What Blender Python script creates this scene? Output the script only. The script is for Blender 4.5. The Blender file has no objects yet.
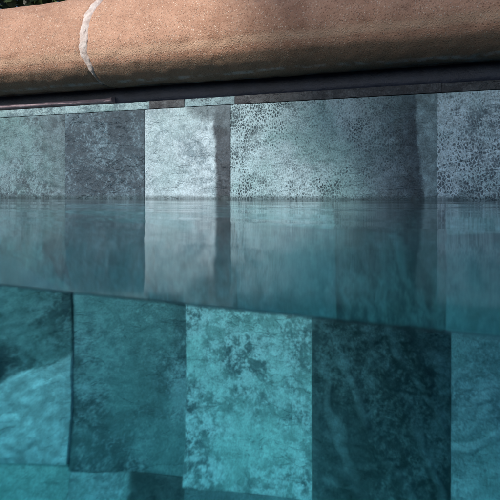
import bpy, bmesh, math, random
from mathutils import Vector, noise, Matrix

S = bpy.context.scene
COL = S.collection
R_ = math.radians

# ------------------------------------------------------------------ camera
YAW = 16.1
cam = bpy.data.cameras.new('camera')
cam_o = bpy.data.objects.new('camera', cam)
COL.objects.link(cam_o)
cam_o.location = (0.0, -0.46, 0.0075)
cam_o.rotation_euler = (R_(90), 0, R_(YAW))
cam.sensor_width = 36.0
cam.lens = 36.0 * 450 / 500
cam.shift_y = -58 / 500
cam.dof.use_dof = True
cam.dof.focus_distance = 0.47
cam.dof.aperture_fstop = 95
cam.clip_start = 0.0005
cam.clip_end = 2000
S.camera = cam_o

# ------------------------------------------------------------------ light
SUN_EL, SUN_AZ = 32.0, 22.0          # azimuth: degrees to the camera's left, seen from the wall
SUN_DIR = Vector((-math.sin(R_(SUN_AZ)) * math.cos(R_(SUN_EL)),
                  -math.cos(R_(SUN_AZ)) * math.cos(R_(SUN_EL)), math.sin(R_(SUN_EL))))
world = bpy.data.worlds.new('World')
S.world = world
world.use_nodes = True
wn = world.node_tree
wn.nodes.clear()
sky = wn.nodes.new('ShaderNodeTexSky')
sky.sky_type = 'NISHITA'
sky.sun_disc = False
sky.sun_elevation = R_(SUN_EL)
sky.sun_rotation = math.atan2(SUN_DIR.x, SUN_DIR.y)
bg = wn.nodes.new('ShaderNodeBackground')
bg.inputs['Strength'].default_value = 0.13
wo = wn.nodes.new('ShaderNodeOutputWorld')
wn.links.new(sky.outputs[0], bg.inputs[0])
wn.links.new(bg.outputs[0], wo.inputs[0])
sun = bpy.data.lights.new('sun', 'SUN')
sun.energy = 3.7
sun.angle = R_(0.5)
sun.color = (1.0, 0.94, 0.86)
sun_o = bpy.data.objects.new('sun', sun)
COL.objects.link(sun_o)
sun_o.location = SUN_DIR * 20
sun_o.rotation_euler = SUN_DIR.to_track_quat('Z', 'Y').to_euler()
S.view_settings.view_transform = 'Standard'
S.view_settings.look = 'None'
S.view_settings.gamma = 1
S.view_settings.exposure = 0.0
S.view_settings.use_curve_mapping = False
S.render.engine = 'CYCLES'
S.cycles.use_denoising = True
S.cycles.max_bounces = 14
S.cycles.transmission_bounces = 12
S.cycles.transparent_max_bounces = 12
S.cycles.sample_clamp_indirect = 8.0
S.cycles.blur_glossy = 3.0
S.cycles.caustics_refractive = True
S.cycles.caustics_reflective = True

# ------------------------------------------------------------------ helpers
def sm(t):
    t = max(0.0, min(1.0, t))
    return t * t * (3 - 2 * t)

def tag(o, label=None, cat=None, group=None, kind=None):
    if label: o['label'] = label
    if cat: o['category'] = cat
    if group: o['group'] = group
    if kind: o['kind'] = kind
    return o

def link(name, me, mat, parent=None, loc=(0, 0, 0)):
    o = bpy.data.objects.new(name, me)
    COL.objects.link(o)
    if mat: me.materials.append(mat)
    o.location = loc
    if parent: o.parent = parent
    return o

def empty(name, loc=(0, 0, 0)):
    o = bpy.data.objects.new(name, None)
    COL.objects.link(o)
    o.location = loc
    o.empty_display_size = 0.05
    return o

class NT:
    """small node builder"""
    def __init__(s, name):
        s.m = bpy.data.materials.new(name)
        s.m.use_nodes = True
        s.t = s.m.node_tree
        s.t.nodes.clear()
        s.out = s.n('ShaderNodeOutputMaterial')
    def n(s, typ, **kw):
        x = s.t.nodes.new(typ)
        for k, v in kw.items(): setattr(x, k, v)
        return x
    def put(s, sock, v):
        if hasattr(v, 'is_output'): s.t.links.new(v, sock)
        elif v is not None:
            if sock.type == 'RGBA' and len(v) == 3: v = (*v, 1)
            sock.default_value = v
    def math(s, op, a, b=None, c=None, clamp=False):
        x = s.n('ShaderNodeMath', operation=op, use_clamp=clamp)
        for i, v in enumerate((a, b, c)):
            if v is not None: s.put(x.inputs[i], v)
        return x.outputs[0]
    def step(s, v, lo, hi):
        x = s.n('ShaderNodeMapRange', interpolation_type='SMOOTHSTEP')
        s.put(x.inputs['Value'], v)
        x.inputs['From Min'].default_value = lo
        x.inputs['From Max'].default_value = hi
        return x.outputs[0]
    def mix(s, f, a, b, blend='MIX'):
        x = s.n('ShaderNodeMix', data_type='RGBA', blend_type=blend)
        s.put(x.inputs[0], f); s.put(x.inputs[6], a); s.put(x.inputs[7], b)
        return x.outputs[2]
    def obj(s, loc=(0, 0, 0), scale=(1, 1, 1), rot=(0, 0, 0), src='Object'):
        tc = s.n('ShaderNodeTexCoord')
        mp = s.n('ShaderNodeMapping')
        s.t.links.new(tc.outputs[src], mp.inputs[0])
        mp.inputs['Location'].default_value = loc
        mp.inputs['Scale'].default_value = scale
        mp.inputs['Rotation'].default_value = rot
        return mp.outputs[0]
    def noise(s, vec, scale, detail=4, rough=0.55, dist=0.0, col=False):
        x = s.n('ShaderNodeTexNoise')
        s.put(x.inputs['Vector'], vec)
        x.inputs['Scale'].default_value = scale
        x.inputs['Detail'].default_value = detail
        x.inputs['Roughness'].default_value = rough
        x.inputs['Distortion'].default_value = dist
        return x.outputs[1 if col else 0]
    def voro(s, vec, scale, feature='F1', out=0, rand=1.0):
        x = s.n('ShaderNodeTexVoronoi', feature=feature)
        s.put(x.inputs['Vector'], vec)
        x.inputs['Scale'].default_value = scale
        x.inputs['Randomness'].default_value = rand
        return x.outputs[out]
    def vmath(s, op, a, b):
        x = s.n('ShaderNodeVectorMath', operation=op)
        s.put(x.inputs[0], a)
        if op == 'SCALE': s.put(x.inputs['Scale'], b)
        else: s.put(x.inputs[1], b)
        return x.outputs[0]
    def bump(s, h, dist=0.001, strength=1.0, normal=None):
        x = s.n('ShaderNodeBump')
        s.put(x.inputs['Height'], h)
        x.inputs['Distance'].default_value = dist
        s.put(x.inputs['Strength'], strength)
        if normal is not None: s.put(x.inputs['Normal'], normal)
        return x.outputs[0]
    def principled(s, col, rough=0.6, normal=None, spec=0.4):
        p = s.n('ShaderNodeBsdfPrincipled')
        s.put(p.inputs['Base Color'], col)
        s.put(p.inputs['Roughness'], rough)
        p.inputs['Specular IOR Level'].default_value = spec
        if normal is not None: s.put(p.inputs['Normal'], normal)
        s.t.links.new(p.outputs[0], s.out.inputs[0])
        return s.m

# ------------------------------------------------------------------ materials
def stone_mat(name, seed, light, dark, tint, lo=0.42, hi=0.6, ps=22.0, speck=0.0, ss=150.0, sx=1.3, streak=0.0,
              bands=(), veins=0.5, fine=0.75, rough=0.62, rot=0.0, tone=(1.0, 1.0, 1.0), grain=0.30, ripple_light=None):
    """split stone: patches of two tones, mineral net with dark cells, veins, pits; bands = soft irregular regions"""
    b = NT(name)
    off = (seed * 1.37 % 7.0, seed * 2.11 % 5.0, seed * 0.77 % 6.0)
    P = b.obj(off)
    raw = b.obj()
    sep = b.n('ShaderNodeSeparateXYZ'); b.put(sep.inputs[0], raw)
    w = b.vmath('SCALE', b.vmath('SUBTRACT', b.noise(P, 45, 3, 0.6, col=True), (0.5, 0.5, 0.5)), 0.010)
    Pw = b.vmath('ADD', P, w)
    st = b.obj(off, (1.0, 1.0, 1.0 - 0.75 * streak), (0, R_(rot), 0))
    patch = b.noise(b.vmath('ADD', st, w), ps, 7, 0.62, 0.4)
    fin = b.noise(P, 420, 4, 0.7)
    mid = b.noise(Pw, 110, 5, 0.65)
    v = b.math('ADD', patch, b.math('MULTIPLY', b.math('SUBTRACT', fin, 0.5), fine))
    v = b.math('ADD', v, b.math('MULTIPLY', b.math('SUBTRACT', mid, 0.5), fine * 0.7))
    col = b.mix(b.step(v, lo, hi), dark, light)
    col = b.mix(b.math('MULTIPLY', b.step(b.noise(Pw, 16, 4), 0.42, 0.66), 0.75), col, tint)
    dk = tuple(c * 0.8 for c in dark)
    hgt = b.math('ADD', b.math('MULTIPLY', mid, 0.8), b.math('MULTIPLY', fin, 0.35))
    if speck > 0:
        cs = b.obj(off, (sx, 1.0, 1.0))
        cw = b.vmath('ADD', cs, b.vmath('SCALE', b.vmath('SUBTRACT', b.noise(P, 130, 3, 0.6, col=True), (0.5, 0.5, 0.5)), 0.006))
        e = b.voro(cw, ss, 'DISTANCE_TO_EDGE')
        e2 = b.voro(cw, ss * 2.1, 'DISTANCE_TO_EDGE')
        e = b.math('ADD', e, b.math('MULTIPLY', b.math('SUBTRACT', fin, 0.5), 0.30))
        e = b.math('ADD', e, b.math('MULTIPLY', b.math('SUBTRACT', b.noise(P, 42, 4, 0.6), 0.5), 0.75))
        cell = b.math('MAXIMUM', b.step(e, 0.10, 0.27), b.math('MULTIPLY', b.step(e2, 0.2, 0.34), 0.55))
        where = b.step(b.noise(P, 30, 4, 0.6), 0.40, 0.58)
        where = b.math('ADD', b.math('MULTIPLY', where, 0.6), 0.4)
        col = b.mix(b.math('MULTIPLY', b.math('MULTIPLY', cell, where), speck), col, dk)
        hgt = b.math('SUBTRACT', hgt, b.math('MULTIPLY', cell, 0.15 * speck))
    # small pits
    pit = b.step(b.voro(Pw, 210, 'F1'), 0.26, 0.12)
    pit = b.math('MULTIPLY', pit, b.step(b.noise(P, 60, 2), 0.5, 0.62))
    col = b.mix(b.math('MULTIPLY', pit, 0.65), col, dk)
    # thin veins
    vn = b.noise(b.vmath('ADD', b.obj(off, (1, 1, 1.8), (0, 0.5 + seed, 0)), w), 17, 5, 0.5, 0.6)
    vein = b.step(b.math('ABSOLUTE', b.math('SUBTRACT', vn, 0.5)), 0.012, 0.0)
    vein = b.math('MULTIPLY', vein, b.step(b.noise(P, 33, 3), 0.44, 0.62))
    col = b.mix(b.math('MULTIPLY', vein, veins * 0.7), col, dk)
    hgt = b.math('SUBTRACT', hgt, b.math('MULTIPLY', vein, 0.6 * veins))
    vn2 = b.noise(b.vmath('ADD', b.obj(off, (0.8, 1, 2.4), (0, -0.7 + 0.3 * math.sin(seed), 0)), w), 34, 4, 0.55, 0.4)
    rid = b.math('MULTIPLY', b.step(b.math('ABSOLUTE', b.math('SUBTRACT', vn2, 0.52)), 0.020, 0.0), b.step(b.noise(P, 24, 3), 0.40, 0.60))
    col = b.mix(b.math('MULTIPLY', rid, veins * 0.75), col, dk)
    hgt = b.math('SUBTRACT', hgt, b.math('MULTIPLY', rid, 0.9 * veins))
    if ripple_light:  # pale stripes painted into the stone to imitate refracted ripple light
        ang, fsc, fcol, famt = ripple_light
        wv = b.n('ShaderNodeTexWave', wave_type='BANDS', bands_direction='X')
        b.put(wv.inputs['Vector'], b.obj(off, (1, 1, 1), (0, R_(ang), 0)))
        wv.inputs['Scale'].default_value = fsc
        wv.inputs['Distortion'].default_value = 7.0
        wv.inputs['Detail'].default_value = 2.5
        wv.inputs['Detail Scale'].default_value = 2.2 / fsc * 10
        fm = b.math('MULTIPLY', b.step(wv.outputs['Fac'], 0.55, 1.0), b.step(b.noise(P, 26, 3), 0.40, 0.62))
        col = b.mix(b.math('MULTIPLY', fm, famt), col, fcol)
        hgt = b.math('ADD', hgt, b.math('MULTIPLY', fm, 1.2))
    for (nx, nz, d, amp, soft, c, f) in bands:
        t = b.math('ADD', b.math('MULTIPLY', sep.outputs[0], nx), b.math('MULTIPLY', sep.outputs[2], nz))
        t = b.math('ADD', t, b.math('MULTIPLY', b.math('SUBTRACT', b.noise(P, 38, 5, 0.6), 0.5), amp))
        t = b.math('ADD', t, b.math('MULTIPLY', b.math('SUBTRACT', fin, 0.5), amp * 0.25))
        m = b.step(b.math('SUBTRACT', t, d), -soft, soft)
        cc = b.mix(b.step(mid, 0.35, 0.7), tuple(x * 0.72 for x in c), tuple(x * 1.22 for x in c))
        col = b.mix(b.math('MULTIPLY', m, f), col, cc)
    gr = b.noise(b.obj(off, (1.0, 1.0, 0.8)), 850, 4, 0.75)
    gm = b.math('ADD', b.math('MULTIPLY', b.step(gr, 0.3, 0.7), 2.0 * grain), 1.0 - grain)
    gm = b.math('MULTIPLY', gm, b.math('ADD', b.math('MULTIPLY', mid, 0.7), 0.65))
    tn = b.n('ShaderNodeCombineXYZ')
    for i in range(3): b.put(tn.inputs[i], b.math('MULTIPLY', gm, tone[i]))
    col = b.mix(1.0, col, tn.outputs[0], 'MULTIPLY')
    hgt = b.math('ADD', hgt, b.math('MULTIPLY', gr, 0.45))
    return b.principled(col, rough, b.bump(hgt, 0.0010), 0.35)

LIGHT = (0.50, 0.57, 0.58); PALE = (0.62, 0.68, 0.69); GREY = (0.26, 0.31, 0.33)
GREEN = (0.30, 0.43, 0.41); DARK = (0.050, 0.060, 0.070); SLATE = (0.095, 0.11, 0.125)

def coping_mat():
    b = NT('sandstone coping')
    P = b.obj(src='Object')
    w = b.vmath('SCALE', b.vmath('SUBTRACT', b.noise(P, 200, 2, 0.6, col=True), (0.5, 0.5, 0.5)), 0.003)
    Pw = b.vmath('ADD', P, w)
    big = b.noise(P, 9, 5, 0.6)
    med = b.noise(P, 70, 5, 0.65)
    fin = b.noise(P, 520, 4, 0.75)
    col = b.mix(b.step(big, 0.35, 0.68), (0.37, 0.195, 0.125), (0.57, 0.325, 0.222))
    col = b.mix(b.math('MULTIPLY', b.step(med, 0.35, 0.7), 0.55), col, (0.60, 0.36, 0.25))
    cellc = b.n('ShaderNodeTexVoronoi', feature='F1')
    b.put(cellc.inputs['Vector'], Pw); cellc.inputs['Scale'].default_value = 680
    sp = b.n('ShaderNodeSeparateColor'); b.put(sp.inputs[0], cellc.outputs['Color'])
    grain = b.step(cellc.outputs[0], 0.5, 0.25)
    col = b.mix(b.math('MULTIPLY', grain, b.math('MULTIPLY', b.step(sp.outputs[0], 0.66, 0.92), 0.9)), col, (0.84, 0.68, 0.55))
    col = b.mix(b.math('MULTIPLY', grain, b.math('MULTIPLY', b.step(sp.outputs[1], 0.68, 0.95), 0.85)), col, (0.22, 0.115, 0.075))
    col = b.mix(b.math('MULTIPLY', b.step(fin, 0.4, 0.72), 0.35), col, (0.30, 0.155, 0.09))
    wear = b.step(b.noise(P, 22, 6, 0.7, 0.6), 0.5, 0.72)
    col = b.mix(b.math('MULTIPLY', wear, 0.45), col, (0.33, 0.175, 0.115))
    blot = b.math('MULTIPLY', b.step(b.voro(Pw, 34, 'F1'), 0.20, 0.08), b.step(b.noise(P, 15, 2), 0.5, 0.6))
    col = b.mix(b.math('MULTIPLY', blot, 0.55), col, (0.24, 0.14, 0.10))
    # underside shade painted in olive, with a pale band over it, by height
    sep = b.n('ShaderNodeSeparateXYZ'); b.put(sep.inputs[0], P)
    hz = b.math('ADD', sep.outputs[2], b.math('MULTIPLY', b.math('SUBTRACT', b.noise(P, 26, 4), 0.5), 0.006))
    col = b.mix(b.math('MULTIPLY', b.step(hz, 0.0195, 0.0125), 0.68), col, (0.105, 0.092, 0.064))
    pale_band = b.math('MULTIPLY', b.step(hz, 0.0205, 0.0245), b.step(hz, 0.033, 0.0265))
    col = b.mix(b.math('MULTIPLY', pale_band, 0.5), col, (0.68, 0.46, 0.32))
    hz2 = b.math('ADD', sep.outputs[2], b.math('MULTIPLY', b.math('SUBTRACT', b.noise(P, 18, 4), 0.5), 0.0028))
    lip_glint = b.math('MULTIPLY', b.step(hz2, 0.0008, 0.0016), b.step(hz2, 0.0034, 0.0022))  # highlight reflected off the water, painted as a thin pale line on the lip
    col = b.mix(b.math('MULTIPLY', lip_glint, b.math('MULTIPLY', b.step(med, 0.38, 0.62), 0.55)), col, (0.40, 0.44, 0.45))
    h = b.math('ADD', b.math('MULTIPLY', fin, 0.9), b.math('MULTIPLY', med, 0.4))
    h = b.math('ADD', h, b.math('MULTIPLY', grain, 0.5))
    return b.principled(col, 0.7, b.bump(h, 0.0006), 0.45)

def simple_mat(name, c1, c2, scale, rough=0.7, bump=0.0008, spec=0.3, detail=5, lo=0.35, hi=0.65):
    b = NT(name)
    P = b.obj()
    n1 = b.noise(P, scale, detail, 0.65)
    n2 = b.noise(P, scale * 9, 4, 0.7)
    v = b.math('ADD', n1, b.math('MULTIPLY', b.math('SUBTRACT', n2, 0.5), 0.4))
    return b.principled(b.mix(b.step(v, lo, hi), c1, c2), rough, b.bump(b.math('ADD', n1, n2), bump), spec)

def leaf_mat(name, c1, c2):
    b = NT(name)
    g = b.n('ShaderNodeNewGeometry')
    col = b.mix(g.outputs['Random Per Island'], c1, c2)
    return b.principled(col, 0.45, None, 0.4)

def water_mat():
    b = NT('pool water')
    P = b.obj((0, 0, 0), (1, 1, 1), (0, 0, R_(6)))
    n = b.n('ShaderNodeNewGeometry')
    sep = b.n('ShaderNodeSeparateXYZ'); b.put(sep.inputs[0], n.outputs['True Normal'])
    up = b.step(sep.outputs[2], 0.5, 0.9)
    broad = b.noise(b.vmath('MULTIPLY', P, (0.22, 1.0, 1.0)), 26, 1, 0.4, 0.0)
    small = b.noise(b.vmath('MULTIPLY', P, (0.5, 1.0, 1.0)), 80, 2, 0.5, 0.2)
    face = b.noise(b.vmath('MULTIPLY', P, (0.7, 0.7, 1.3)), 48, 2, 0.45, 0.4)
    h_up = b.math('ADD', broad, b.math('MULTIPLY', small, 0.04))
    top = b.bump(h_up, WATER_RIPPLE, up)
    side = b.bump(face, 0.00028, b.math('SUBTRACT', 1.0, up), top)
    g = b.n('ShaderNodeBsdfGlass')
    g.inputs['IOR'].default_value = 1.2
    g.inputs['Roughness'].default_value = 0.0
    b.put(g.inputs['Normal'], side)
    b.put(g.inputs['Roughness'], b.math('ADD', b.math('MULTIPLY', up, -0.005), 0.064))
    b.t.links.new(g.outputs[0], b.out.inputs['Surface'])
    a = b.n('ShaderNodeVolumeAbsorption')
    a.inputs['Color'].default_value = (0.31, 0.86, 0.94, 1)
    a.inputs['Density'].default_value = 2.95
    b.t.links.new(a.outputs[0], b.out.inputs['Volume'])
    return b.m
WATER_RIPPLE = 0.0010

# ------------------------------------------------------------------ setting: ground, basin, water
def box_me(name, x0, x1, y0, y1, z0, z1):
    bm = bmesh.new()
    bmesh.ops.create_cube(bm, size=1.0)
    for v in bm.verts:
        v.co = Vector(((x0 + x1) / 2 + v.co.x * (x1 - x0), (y0 + y1) / 2 + v.co.y * (y1 - y0), (z0 + z1) / 2 + v.co.z * (z1 - z0)))
    me = bpy.data.meshes.new(name); bm.to_mesh(me); bm.free()
    return me

def boxes_me(name, lst):
    bm = bmesh.new()
    for x0, x1, y0, y1, z0, z1 in lst:
        r = bmesh.ops.create_cube(bm, size=1.0)
        for v in r['verts']:
            v.co = Vector(((x0 + x1) / 2 + v.co.x * (x1 - x0), (y0 + y1) / 2 + v.co.y * (y1 - y0), (z0 + z1) / 2 + v.co.z * (z1 - z0)))
    me = bpy.data.meshes.new(name); bm.to_mesh(me); bm.free()
    return me

PX, PY, FLOOR = 1.9, -3.0, -0.62
basin = link('pool_floor', box_me('pool_floor', -PX - .2, PX + .2, PY - .2, 0.2, FLOOR - 0.15, FLOOR),
             simple_mat('basin plaster', (0.05, 0.07, 0.08), (0.10, 0.13, 0.14), 6))
tag(basin, kind='structure')
gm = simple_mat('dry lawn soil', (0.05, 0.065, 0.02), (0.10, 0.09, 0.05), 3)
G = 400
ground = link('ground', boxes_me('ground', [(-G, G, 0.62, G, 0.0, 0.236), (-G, G, -G, PY - .5, 0.0, 0.236),
                                            (-G, -PX - .5, PY - .5, 0.62, 0.0, 0.236), (PX + .5, G, PY - .5, 0.62, 0.0, 0.236)]), gm)
tag(ground, kind='structure')
deck_m = simple_mat('paved deck', (0.30, 0.22, 0.16), (0.40, 0.30, 0.22), 14)
deck = link('pool_deck', boxes_me('pool_deck', [(-PX - .5, PX + .5, PY - .5, PY, FLOOR - .1, 0.245), (-PX - .5, -PX, PY, 0.0, FLOOR - .1, 0.245),
                                                (PX, PX + .5, PY, 0.0, FLOOR - .1, 0.245)]), deck_m)
tag(deck, kind='structure')

def make_water():
    me = box_me('water_block', -PX - 0.02, PX + 0.02, PY - 0.02, 0.012, FLOOR - 0.03, 0.0)
    blk = link('water_block', me, None)
    bm = bmesh.new()
    k, c = -0.0956, -0.4333            # the pocket of air round the half-sunk camera; its front is a plane almost parallel to the wall
    xs = 0.26
    pts = [(-xs, c - k * xs), (xs, c + k * xs), (xs, -0.80), (-xs, -0.80)]
    lo = [bm.verts.new((x, y, -0.28)) for x, y in pts]
    hi = [bm.verts.new((x, y, 0.2)) for x, y in pts]
    bm.faces.new(lo); bm.faces.new(hi)
    for i in range(4):
        j = (i + 1) % 4
        bm.faces.new((lo[i], lo[j], hi[j], hi[i]))
    bmesh.ops.recalc_face_normals(bm, faces=bm.faces)
    cm = bpy.data.meshes.new('pocket'); bm.to_mesh(cm); bm.free()
    cut = link('pocket', cm, None)
    md = blk.modifiers.new('b', 'BOOLEAN'); md.object = cut; md.operation = 'DIFFERENCE'; md.solver = 'EXACT'
    bv = blk.modifiers.new('v', 'BEVEL'); bv.width = 0.00013; bv.segments = 4; bv.limit_method = 'ANGLE'; bv.angle_limit = R_(40)
    dg = bpy.context.evaluated_depsgraph_get()
    out = bpy.data.meshes.new_from_object(blk.evaluated_get(dg))
    bpy.data.objects.remove(blk); bpy.data.objects.remove(cut)
    for p in out.polygons: p.use_smooth = p.area < 0.01
    out.name = 'water'
    out.materials.clear()
    w = link('water', out, water_mat())
    tag(w, kind='structure')
make_water()

# ------------------------------------------------------------------ pool wall
wall = empty('pool_wall', (0, 0, FLOOR))
tag(wall, 'blue-grey wall of split stone tiles standing half under the pool water', 'pool wall')
WZ = -FLOOR
core_m = simple_mat('grout', (0.09, 0.105, 0.11), (0.16, 0.18, 0.19), 60)
link('grout_backing', box_me('grout_backing', -PX - .2, PX + .2, 0.0065, 0.22, FLOOR - .02 + WZ, 0.110 + WZ), core_m, wall)
bed_m = simple_mat('mortar bed', (0.018, 0.026, 0.050), (0.032, 0.042, 0.075), 40, 0.45, 0.0006, 0.5)

def bed_mesh():
    bm = bmesh.new()
    n = 240
    prof = [(0.0105, 0.1085), (0.0050, 0.1100), (0.0032, 0.1135), (0.0030, 0.1170), (0.0034, 0.1215), (0.0042, 0.1260), (0.006, 0.1292)]
    rows = []
    for i in range(n + 1):
        x = -PX + 2 * PX * i / n
        r = []
        for j, (y, z) in enumerate(prof):
            q = noise.noise(Vector((x * 14, z * 60, 3.1)))
            q2 = noise.noise(Vector((x * 60, z * 160, 7.1)))
            r.append(bm.verts.new((x, y + 0.0010 * q + 0.0004 * q2, z + WZ + (0.0006 * q if 0 < j < 6 else 0))))
        rows.append(r)
    for i in range(n):
        for j in range(len(prof) - 1):
            bm.faces.new((rows[i][j], rows[i + 1][j], rows[i + 1][j + 1], rows[i][j + 1])).smooth = True
    me = bpy.data.meshes.new('mortar_bed'); bm.to_mesh(me); bm.free()
    return me
link('mortar_bed', bed_mesh(), bed_m, wall)
link('mortar_core', box_me('mortar_core', -PX - .2, PX + .2, 0.0101, 0.22, 0.1105 + WZ, 0.1285 + WZ), bed_m, wall)

def strip_mesh():
    """plum strip of old sealant that ends in a torn tip"""
    bm = bmesh.new()
    n = 160; x0, x1 = -0.75, -0.2985
    rings = []
    for i in range(n + 1):
        t = i / n
        x = x0 + (x1 - x0) * t
        q = noise.noise(Vector((x * 30, 0, 0)))
        h = 0.0056 + 0.0006 * q
        if t > 0.985: h += 0.0016 * (t - 0.985) / 0.015
        zb = 0.1116
        ring = []
        for a in range(10):
            ph = -math.pi / 2 + math.pi * a / 9
            ring.append(bm.verts.new((x, 0.004 - (0.0085 + 0.0006 * q) * max(0.0, math.cos(ph)) ** 0.6, WZ + zb + h * (0.5 + 0.5 * math.sin(ph)))))
        rings.append(ring)
    for i in range(n):
        for a in range(9):
            bm.faces.new((rings[i][a], rings[i + 1][a], rings[i + 1][a + 1], rings[i][a + 1])).smooth = True
    bm.faces.new(rings[-1])
    bmesh.ops.recalc_face_normals(bm, faces=bm.faces)
    me = bpy.data.meshes.new('sealant_strip'); bm.to_mesh(me); bm.free()
    return me
o = link('sealant_strip', strip_mesh(), simple_mat('sealant', (0.30, 0.23, 0.26), (0.42, 0.33, 0.37), 60, 0.9), wall)
o['label'] = 'plum-brown sealant strip ending in a torn tip under the coping'

def tile_mesh(name, xt0, xt1, xb0, xb1, z0, z1, seed, prot, relief, res, ledges=(), light_ridge=0.0):
    """split-faced slab; origin at the middle of its face"""
    gap = 0.00015
    cx = (xt0 + xt1 + xb0 + xb1) / 4; cz = (z0 + z1) / 2
    w = max(xt1 - xt0, xb1 - xb0); h = z1 - z0
    nx = max(6, int(w / res)); nz = max(4, int(h / res))
    bm = bmesh.new()
    rows = []
    for k in range(nz + 1):
        v = k / nz
        z = z0 + gap + (h - 2 * gap) * v
        a = xb0 + (xt0 - xb0) * v + gap; c = xb1 + (xt1 - xb1) * v - gap
        row = []
        for i in range(nx + 1):
            u = i / nx
            x = a + (c - a) * u
            p = Vector((x + seed * 3.7, seed * 1.9, z))
            f = noise.fractal(p * 22, 0.9, 2.1, 5) * 0.25 + noise.fractal(p * 130, 0.7, 2.0, 4) * 0.30
            rid = 1 - abs(noise.noise(Vector((p.x * 26, p.y, p.z * 48))))
            f += 0.30 * (rid ** 14)
            stp = noise.noise(Vector((p.x * 15 + 4, p.y + 9, p.z * 22)))
            f += 0.28 * sm((stp - 0.02) / 0.04)
            for (lx, lz, lc, amp) in ledges:
                q = (x - cx) * lx + (z - cz) * lz - lc + 0.006 * noise.noise(Vector((x * 60, seed, z * 60)))
                f += amp * sm(q / 0.0025 + 0.5)
            edge = min(u * (c - a), (1 - u) * (c - a), v * h, (1 - v) * h)
            if light_ridge:  # ridges shaped after the ripple light on the submerged tiles
                q = (x * 0.95 + z * 0.45) * 2 * math.pi / 0.030 + 5.5 * noise.noise(Vector((x * 13, seed, z * 9)))
                f += light_ridge * (0.5 + 0.5 * math.sin(q)) ** 3 * (0.35 + 0.65 * sm(0.5 + 1.6 * noise.noise(Vector((x * 22, seed + 3, z * 14)))))
            d = relief * f * (0.35 + 0.65 * sm(edge / 0.008)) + prot
            chip = 0.0014 + 0.0012 * noise.noise(Vector((x * 90, z * 90, seed)))
            d -= 0.0003 * (1 - sm(edge / max(0.0005, chip)))
            xo = 0.0003 * noise.noise(Vector((z * 130, seed, 2))) if i in (0, nx) else 0
            zo = 0.0003 * noise.noise(Vector((x * 130, seed, 5))) if k in (0, nz) else 0
            row.append(bm.verts.new((x - cx + xo, -d, z - cz + zo)))
        rows.append(row)
    for k in range(nz):
        for i in range(nx):
            bm.faces.new((rows[k][i], rows[k][i + 1], rows[k + 1][i + 1], rows[k + 1][i])).smooth = True
    back = 0.0062
    def side(line):
        top = [bm.verts.new(v.co) for v in line]
        bot = [bm.verts.new((v.co.x, back, v.co.z)) for v in line]
        for i in range(len(line) - 1):
            bm.faces.new((top[i], bot[i], bot[i + 1], top[i + 1]))
    side(rows[0]); side(rows[-1][::-1]); side([r[0] for r in rows][::-1]); side([r[-1] for r in rows])
    me = bpy.data.meshes.new(name); bm.to_mesh(me); bm.free()
    return me, (cx, 0.0, cz)

def tile(xs, z0, z1, seed, mat, prot=0.001, relief=0.0012, res=0.0016, label=None, ledges=(), xb=None, name='stone_tile', light_ridge=0.0):
    xb = xb or xs
    me, c = tile_mesh(name, xs[0], xs[1], xb[0], xb[1], z0, z1, seed, prot, relief, res, ledges, light_ridge)
    o = link(name, me, mat, wall, (c[0], c[1], c[2] + WZ))
    if label: o['label'] = label
    return o

rnd = random.Random(11)
deep = stone_mat('deep slate', 55, (0.27, 0.33, 0.35), (0.16, 0.20, 0.215), (0.22, 0.28, 0.29), 0.40, 0.68, 18)
# a handful of stones for the courses that only show blurred through the surface or lie out of view
common = [stone_mat('split stone %s' % n, 40 + i * 3, l, d, t, lo, hi, 20, sp) for i, (n, l, d, t, lo, hi, sp) in enumerate((
    ('pale', PALE, SLATE, GREEN, 0.36, 0.56, 0.3), ('dark', GREY, DARK, SLATE, 0.46, 0.68, 0.2),
    ('mid', LIGHT, SLATE, GREEN, 0.42, 0.62, 0.5), ('green', GREEN, SLATE, GREY, 0.38, 0.6, 0.3)))]

# --- thin cut course right under the mortar bed
Z1, Z2 = 0.1016, 0.1104
light_strip = stone_mat('cut strip pale', 3, (0.50, 0.58, 0.58), (0.20, 0.25, 0.27), GREEN, 0.34, 0.55, 40, 0.15, tone=(0.59, 0.76, 0.84))
dark_strip = stone_mat('cut strip dark', 5, (0.10, 0.115, 0.13), (0.040, 0.045, 0.055), (0.07, 0.08, 0.09), 0.45, 0.7, 40, 0.0)
mid_strip = stone_mat('cut strip mid', 8, (0.42, 0.50, 0.51), (0.10, 0.12, 0.135), GREY, 0.40, 0.56, 45, 0.0, tone=(0.59, 0.76, 0.84))
bx = [-0.88, -0.67, -0.461, -0.2511, -0.2079, -0.1495, 0.056, 0.262, 0.468, 0.674]
mats = [dark_strip, light_strip, light_strip, dark_strip, mid_strip, dark_strip, dark_strip, light_strip, dark_strip]
labs = [None, None, 'pale narrow cut strip at the left above the tiles', 'short dark cut strip', 'short mottled grey cut strip',
        'long dark cut strip over the speckled tile', 'long dark cut strip at the right end', None, None]
for i in range(len(bx) - 1):
    tile((bx[i], bx[i + 1]), Z1, Z2, 60 + i, mats[i], 0.0016 + 0.0006 * (i % 2), 0.0005, 0.0014, labs[i], name='cut_strip')

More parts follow.
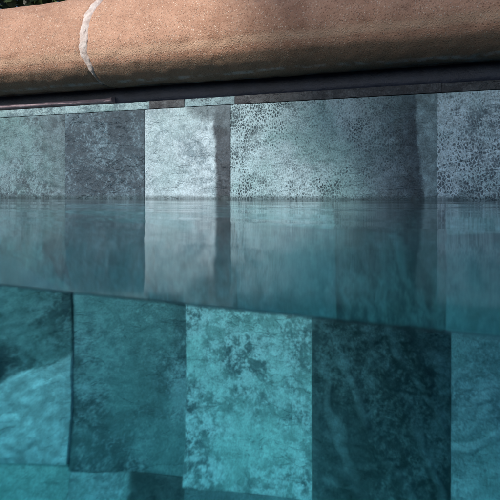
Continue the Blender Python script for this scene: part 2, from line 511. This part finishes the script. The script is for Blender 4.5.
# --- course 1, half out of the water
T1, B1 = 0.1012, -0.0680
m_a = stone_mat('grey green stone', 1, (0.29, 0.365, 0.385), (0.075, 0.095, 0.11), (0.22, 0.33, 0.32), 0.38, 0.62, 18, 0.25, 190,
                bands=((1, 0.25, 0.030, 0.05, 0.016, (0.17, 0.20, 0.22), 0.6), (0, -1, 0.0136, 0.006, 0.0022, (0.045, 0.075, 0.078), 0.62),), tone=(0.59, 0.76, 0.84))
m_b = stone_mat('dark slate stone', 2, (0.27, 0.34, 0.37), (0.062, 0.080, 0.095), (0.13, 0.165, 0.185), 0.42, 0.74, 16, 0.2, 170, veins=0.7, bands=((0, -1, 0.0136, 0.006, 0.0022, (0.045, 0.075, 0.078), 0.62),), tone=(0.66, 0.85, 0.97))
m_c = stone_mat('bright stone', 7, (0.61, 0.67, 0.70), (0.27, 0.33, 0.36), (0.47, 0.57, 0.58), 0.32, 0.58, 26, 0.10, 160,
                bands=((1, 0.05, 0.0345, 0.020, 0.003, (0.065, 0.072, 0.085), 0.95),
                       (0.55, 1, 0.083, 0.030, 0.005, (0.14, 0.165, 0.18), 0.75),
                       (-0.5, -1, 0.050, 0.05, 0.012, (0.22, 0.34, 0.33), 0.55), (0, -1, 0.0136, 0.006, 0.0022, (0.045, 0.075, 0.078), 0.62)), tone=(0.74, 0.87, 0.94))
m_d = stone_mat('speckled stone', 9, (0.64, 0.71, 0.72), (0.075, 0.105, 0.118), (0.34, 0.51, 0.48), 0.20, 0.44, 24, 1.0, 300, 1.45, veins=0.35,
                bands=((1, 0.02, 0.030, 0.05, 0.022, (0.20, 0.235, 0.25), 0.62),
                       (1, 0.0, 0.066, 0.040, 0.022, (0.062, 0.078, 0.095), 0.85),
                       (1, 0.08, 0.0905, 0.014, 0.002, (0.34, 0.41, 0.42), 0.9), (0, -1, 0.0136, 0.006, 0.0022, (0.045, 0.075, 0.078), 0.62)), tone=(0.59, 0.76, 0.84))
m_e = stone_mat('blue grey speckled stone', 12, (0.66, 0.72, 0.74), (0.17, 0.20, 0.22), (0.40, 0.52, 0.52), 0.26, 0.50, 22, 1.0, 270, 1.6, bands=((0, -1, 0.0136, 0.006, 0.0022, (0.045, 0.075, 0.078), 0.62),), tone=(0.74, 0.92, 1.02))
row1 = [(-0.573, -0.4685, common[1], 71, None), (-0.4685, -0.3638, m_a, 1, 'grey-green tile at the left edge above the water'),
        (-0.3638, -0.2574, m_b, 2, 'dark slate tile above the water'),
        (-0.2574, -0.1541, m_c, 7, 'bright white tile with a dark ragged right edge'),
        (-0.1541, 0.0521, m_d, 9, 'wide pale tile covered in dark speckles'),
        (0.0521, 0.2585, m_e, 12, 'blue-grey speckled tile at the right edge')]
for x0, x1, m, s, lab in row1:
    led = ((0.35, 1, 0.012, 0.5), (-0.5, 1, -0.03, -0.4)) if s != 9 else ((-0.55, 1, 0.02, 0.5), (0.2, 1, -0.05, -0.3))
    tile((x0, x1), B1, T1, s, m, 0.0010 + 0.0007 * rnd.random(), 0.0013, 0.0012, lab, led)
x = 0.2585
k = 0
while x < 1.1:
    tile((x, x + .105), B1, T1, 80 + k, common[(k * 3 + 1) % 4], 0.001, 0.0012, 0.004); x += .105; k += 1
x = -0.573
while x > -1.4:
    tile((x - .105, x), B1, T1, 90 + k, common[(k * 3 + 2) % 4], 0.001, 0.0012, 0.004); x -= .105; k += 1

# --- course 2, wholly under water
T2, B2 = -0.0688, -0.2275
u_a = stone_mat('rocky teal stone', 21, (0.27, 0.33, 0.34), (0.05, 0.065, 0.075), (0.18, 0.26, 0.26), 0.40, 0.66, 20, 0.2, 120,
                bands=((0.42, -1, 0.011, 0.022, 0.002, (0.72, 0.77, 0.78), 0.92),), veins=0.8)
u_b = stone_mat('smooth teal stone', 23, (0.40, 0.46, 0.48), (0.085, 0.11, 0.12), (0.24, 0.34, 0.34), 0.38, 0.66, 22, 0.0, 120, streak=0.6, veins=0.6, rot=80)
u_c = stone_mat('pale blotched stone', 26, (0.84, 0.88, 0.88), (0.12, 0.15, 0.165), (0.62, 0.80, 0.75), 0.39, 0.61, 72, 0.0, 110)
u_d = stone_mat('dark teal stone', 28, (0.17, 0.22, 0.23), (0.050, 0.068, 0.073), (0.085, 0.115, 0.125), 0.40, 0.68, 30, 0.0, 120, streak=0.95, rot=-22, veins=0.3, ripple_light=(26, 13.0, (0.24, 0.30, 0.315), 0.5))
u_e = stone_mat('swirled stone', 30, (0.76, 0.81, 0.81), (0.32, 0.38, 0.39), (0.50, 0.64, 0.61), 0.38, 0.62, 26, 0.0, 120, veins=0.3, streak=0.9, rot=55, ripple_light=(-58, 13.0, (0.86, 0.90, 0.90), 0.6))
BOT = [-0.2275, -0.2345, -0.2425, -0.2480, -0.2500]
j = [(-0.360, -0.360), (-0.2620, -0.2470), (-0.1605, -0.1495), (-0.0482, -0.0437), (0.0603, 0.0596), (0.166, 0.166)]
row2 = [(u_a, 21, 'rocky tile with a pale lower half standing proud of its neighbours', 0.0040, 0.0026),
        (u_b, 23, 'smooth mid teal tile under water', 0.0012, 0.0013), (u_c, 26, 'pale blotched tile under water', 0.0018, 0.0012),
        (u_d, 28, 'dark teal tile under water', 0.0012, 0.0034), (u_e, 30, 'swirled tile under water at the right edge', 0.002, 0.0016)]
for i, (m, s, lab, pr, rl) in enumerate(row2):
    led = ((0.42, -1, 0.011, 0.9),) if i == 0 else ()
    tile((j[i][0], j[i + 1][0]), BOT[i], T2, s, m, pr, rl, 0.0015, lab, led, xb=(j[i][1], j[i + 1][1]), light_ridge=(0, 0, 0, 1.1, 0.9)[i])
# --- courses 3 and 4 and the rest of course 2
v_a = stone_mat('greenish ribbed stone', 33, (0.62, 0.74, 0.71), (0.18, 0.24, 0.24), (0.42, 0.58, 0.54), 0.38, 0.6, 40, 0.0, 120, streak=0.8,
                bands=((0, -1, -0.036, 0.03, 0.008, (0.17, 0.21, 0.22), 0.9),))
v_b = stone_mat('half pale stone', 35, (0.56, 0.62, 0.63), (0.24, 0.28, 0.29), (0.40, 0.54, 0.51), 0.36, 0.6, 20, 0.0, 120,
                bands=((1, 0.1, 0.008, 0.02, 0.004, (0.055, 0.065, 0.07), 0.9), (0, -1, -0.040, 0.03, 0.008, (0.17, 0.21, 0.22), 0.9)))
B3 = -0.395
j3 = [-0.36, -0.2445, -0.148, -0.043, 0.0596, 0.166]
row3 = [(v_a, 33, 'greenish ribbed tile at the bottom left'), (v_b, 35, 'half pale and half dark tile at the bottom'), (deep, 36, None), (u_d, 37, None), (deep, 38, None)]
for i, (m, s, lab) in enumerate(row3):
    tile((j3[i], j3[i + 1]), B3, BOT[i] - 0.0004, s, m, 0.001, 0.0013, 0.002, lab)
for (z0, z1, spans) in ((B2, T2, ((-1.05, -0.36), (0.166, 1.0))), (B3, B2 - 0.0004, ((-1.05, -0.36), (0.166, 1.0))), (FLOOR + .001, B3 - 0.0004, ((-1.05, 1.0),))):
    for a, c in spans:
        n = round((c - a) / 0.105)
        for i in range(n):
            k += 1
            tile((a + (c - a) * i / n, a + (c - a) * (i + 1) / n), z0, z1, 100 + k, deep if z1 < -0.3 else common[rnd.randrange(4)], 0.001, 0.0012, 0.005)

# ------------------------------------------------------------------ coping
PROF = [(-0.300, 0.1295), (-0.006, 0.1295), (0.010, 0.1270), (0.022, 0.1285), (0.034, 0.1345), (0.0435, 0.1445), (0.0490, 0.157), (0.0500, 0.169),
        (0.0465, 0.184), (0.0395, 0.200), (0.0280, 0.216), (0.0120, 0.2305), (-0.008, 0.2410), (-0.035, 0.2475), (-0.075, 0.2500), (-0.350, 0.2515)]
def catmull(pts, per):
    out = []
    for i in range(len(pts) - 1):
        p0 = pts[max(0, i - 1)]; p1 = pts[i]; p2 = pts[i + 1]; p3 = pts[min(len(pts) - 1, i + 2)]
        for s in range(per):
            t = s / per
            out.append(tuple(0.5 * ((2 * p1[q]) + (-p0[q] + p2[q]) * t + (2 * p0[q] - 5 * p1[q] + 4 * p2[q] - p3[q]) * t * t + (-p0[q] + 3 * p1[q] - 3 * p2[q] + p3[q]) * t ** 3) for q in (0, 1)))
    out.append(pts[-1])
    return out
mid_p = catmull(PROF[1:-1], 7)
CP = [PROF[0]] + mid_p + [PROF[-1]]
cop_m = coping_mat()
XJ = -0.3035
CZ0 = 0.127

def joint_x(idx):
    """centre line and half width of the joint, along the profile"""
    z = CP[idx][1]
    t = idx / (len(CP) - 1)
    wig = 0.0022 * noise.noise(Vector((idx * 0.09, 1.3, 0))) + 0.0008 * noise.noise(Vector((idx * 0.5, 4.3, 0)))
    up = sm((z - 0.128) / 0.036)
    half = 0.0015 + 0.0031 * up + 0.0008 * noise.noise(Vector((idx * 0.33, 8.3, 0))) * up
    return XJ + wig + 0.004 * (1 - up), half

def coping(xa, xb, joint_end, seed, label):
    n = 300
    bm = bmesh.new()
    rows = []
    for i in range(n + 1):
        t = i / n
        r = []
        for q, (o, z) in enumerate(CP):
            a, c = xa, xb
            if joint_end == 1: jc, hw = joint_x(q); c = jc - hw
            elif joint_end == -1: jc, hw = joint_x(q); a = jc + hw
            tt = t
            if joint_end == 1: tt = t ** 0.8
            x = a + (c - a) * tt
            p = Vector((x * 1.0 + seed, o, z))
            d = 0.0016 * noise.noise(p * 12) + 0.0009 * noise.fractal(p * 60, 0.8, 2.0, 3)
            if 1 < q < len(CP) - 2:
                nx_, nz_ = CP[q + 1][0] - CP[q - 1][0], CP[q + 1][1] - CP[q - 1][1]
                l = math.hypot(nx_, nz_) or 1
                no, nzz = nz_ / l, -nx_ / l
            else: no, nzz, d = 0, 0, 0
            edge = min(x - a, c - x)
            rr = 0.004
            d -= 0.0016 * max(0, 1 - edge / rr) ** 2
            r.append(bm.verts.new((x, -(o + no * d), z + nzz * d - CZ0)))
        rows.append(r)
    for i in range(n):
        for q in range(len(CP) - 1):
            f = bm.faces.new((rows[i][q], rows[i + 1][q], rows[i + 1][q + 1], rows[i][q + 1])); f.smooth = True
        f = bm.faces.new((rows[i][-1], rows[i + 1][-1], rows[i + 1][0], rows[i][0]))
    for rr in (rows[0], rows[-1]):
        vs = [bm.verts.new(v.co) for v in rr]
        bm.faces.new(vs)
    bmesh.ops.recalc_face_normals(bm, faces=bm.faces)
    me = bpy.data.meshes.new('coping_stone'); bm.to_mesh(me); bm.free()
    o = link('coping_stone', me, cop_m, None, (0, 0, CZ0))
    tag(o, label, 'coping stone', 'bullnose coping stones along the pool edge')
    return o
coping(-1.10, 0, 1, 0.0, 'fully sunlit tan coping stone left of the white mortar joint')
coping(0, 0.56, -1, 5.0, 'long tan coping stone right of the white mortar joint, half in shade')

def mortar():
    bm = bmesh.new()
    rows = []
    idx = [q for q in range(len(CP)) if CP[q][1] > 0.1325 and q > 5]
    for c_, q in enumerate(idx):
        jc, hw = joint_x(q)
        o, z = CP[q]
        nx_, nz_ = CP[min(q + 1, len(CP) - 1)][0] - CP[q - 1][0], CP[min(q + 1, len(CP) - 1)][1] - CP[q - 1][1]
        l = math.hypot(nx_, nz_) or 1
        no, nzz = nz_ / l, -nx_ / l
        r = []
        taper = sm((c_ + 0.4) / 5.0)
        for s in range(-7, 8):
            u = s / 7
            x = jc + u * (hw + 0.0009) * (0.35 + 0.65 * taper) + 0.0009 * noise.noise(Vector((s * 0.8, q * 0.45, 1)))
            d = 0.0003 - 0.0014 * abs(u) ** 3 + 0.0013 * noise.noise(Vector((x * 260, z * 260, o * 260))) - 0.001 * (1 - taper)
            r.append(bm.verts.new((x, -(o + no * d), z + nzz * d)))
        rows.append(r)
    for i in range(len(rows) - 1):
        for s in range(14):
            bm.faces.new((rows[i][s], rows[i][s + 1], rows[i + 1][s + 1], rows[i + 1][s])).smooth = True
    # a back skin so that the fill has thickness
    ext = bmesh.ops.extrude_face_region(bm, geom=list(bm.faces))
    for v in [g for g in ext['geom'] if isinstance(g, bmesh.types.BMVert)]:
        v.co.y += 0.012; v.co.z -= 0.006
    bmesh.ops.recalc_face_normals(bm, faces=bm.faces)
    me = bpy.data.meshes.new('mortar_joint'); bm.to_mesh(me); bm.free()
    o = link('mortar_joint', me, simple_mat('white mortar', (0.68, 0.55, 0.50), (0.86, 0.77, 0.73), 120, 0.85, 0.0012))
    tag(o, 'crooked whitish mortar joint between two tan coping stones', 'mortar joint')
mortar()

# ------------------------------------------------------------------ planting
def leaf(bm, c, d, n, L, W):
    s = d.cross(n).normalized()
    n = s.cross(d).normalized()
    a = bm.verts.new(c); e = bm.verts.new(c + d * L + n * (-0.12 * L))
    m = c + d * L * 0.5
    l = bm.verts.new(m + s * W + n * 0.15 * W); r = bm.verts.new(m - s * W + n * 0.15 * W)
    k = bm.verts.new(m)
    for f in ((a, k, l), (l, k, e), (a, r, k), (r, e, k)): bm.faces.new(f)

def rvec(r): return Vector((r.gauss(0, 1), r.gauss(0, 1), r.gauss(0, 1))).normalized()

def foliage(seed, lobes, count, L, W):
    r = random.Random(seed)
    bm = bmesh.new()
    for i in range(count):
        c, rad = lobes[r.randrange(len(lobes))]
        v = rvec(r)
        p = Vector(c) + Vector((v.x * rad[0], v.y * rad[1], v.z * rad[2])) * (r.random() ** 0.45)
        d = (v * 0.6 + rvec(r) * 0.9 + Vector((0, 0, 0.25))).normalized()
        leaf(bm, p, d, rvec(r), L * r.uniform(0.6, 1.2), W * r.uniform(0.7, 1.2))
    me = bpy.data.meshes.new('foliage'); bm.to_mesh(me); bm.free()
    return me

def limb(bm, a, b, ra, rb, sides=9, seg=8, seed=0):
    a, b = Vector(a), Vector(b); d = (b - a).normalized()
    x = d.orthogonal().normalized(); y = d.cross(x)
    pr = None
    for i in range(seg + 1):
        t = i / seg; c = a.lerp(b, t) + (x * noise.noise(Vector((t * 3, seed, 0))) + y * noise.noise(Vector((t * 3, 0, seed)))) * 0.08 * t * (b - a).length * 0.5
        rr = ra + (rb - ra) * t
        ring = [bm.verts.new(c + (x * math.cos(2 * math.pi * s / sides) + y * math.sin(2 * math.pi * s / sides)) * rr) for s in range(sides)]
        if pr:
            for s in range(sides): bm.faces.new((pr[s], pr[(s + 1) % sides], ring[(s + 1) % sides], ring[s])).smooth = True
        pr = ring

bark = simple_mat('bark', (0.06, 0.045, 0.035), (0.14, 0.11, 0.085), 25, 0.85, 0.004)
lm1 = leaf_mat('dark leaves', (0.012, 0.022, 0.008), (0.035, 0.055, 0.015))
lm2 = leaf_mat('bright leaves', (0.05, 0.09, 0.015), (0.11, 0.16, 0.03))

def shrub(x, y, h, w, seed, label, lm, count=2600):
    t = empty('shrub', (x, y, 0.236))
    tag(t, label, 'shrub', 'shrubs behind the coping')
    r = random.Random(seed)
    lobes = [((r.uniform(-.5, .5) * w, r.uniform(-.35, .35) * w, h * r.uniform(0.3, 0.8)), (w * .42, w * .4, h * .25)) for _ in range(9)]
    link('foliage', foliage(seed, lobes, count, 0.075, 0.02), lm, t)
    bm = bmesh.new()
    for c, _ in lobes[:6]: limb(bm, (0, 0, 0), c, 0.016, 0.005, 7, 6, seed)
    me = bpy.data.meshes.new('stems'); bm.to_mesh(me); bm.free()
    link('stem', me, bark, t)
shrub(-1.95, 1.35, 1.5, 0.9, 1, 'dark green shrub at the top left corner behind the coping', lm1)
shrub(-1.25, 1.65, 1.5, 0.85, 2, 'brighter green shrub just behind the coping, right of the dark one', lm2, 1700)
shrub(-1.35, 2.45, 2.0, 1.2, 3, 'tall dark shrub furthest behind the coping', lm1, 3200)

def shade_tree():
    """the tree on the near side whose crown shades the right half of the pool edge"""
    D_ = 8.5
    foot = Vector((-0.462, 0.0, 0.75)) + SUN_DIR * D_
    side = Vector((math.cos(R_(SUN_AZ)), -math.sin(R_(SUN_AZ)), 0))
    cc = foot + side * 1.5
    base = Vector((cc.x, cc.y, 0.236))
    t = empty('shade_tree', base)
    tag(t, 'leafy tree on the near side of the pool, shading the right of the coping', 'tree')
    r = random.Random(5)
    H = cc.z - base.z
    lobes = []
    for i in range(46):
        v = rvec(r) * (r.random() ** 0.4)
        lobes.append((side * v.x * 1.05 + Vector((0, 0, 1)) * (H + v.z * 0.95) + Vector((SUN_DIR.x, SUN_DIR.y, 0)).normalized() * v.y * 0.9, (0.4, 0.4, 0.34)))
    link('crown', foliage(9, lobes, 22000, 0.14, 0.045), leaf_mat('tree leaves', (0.03, 0.06, 0.012), (0.07, 0.11, 0.025)), t)
    bm = bmesh.new()
    limb(bm, (0, 0, -0.05), (0, 0, H * 0.72), 0.14, 0.07, 12, 14, 3)
    for i in range(0, 18): limb(bm, (0, 0, H * (0.5 + 0.012 * i)), lobes[i][0], 0.035, 0.01, 7, 6, i)
    me = bpy.data.meshes.new('trunk'); bm.to_mesh(me); bm.free()
    link('trunk', me, bark, t)
shade_tree()
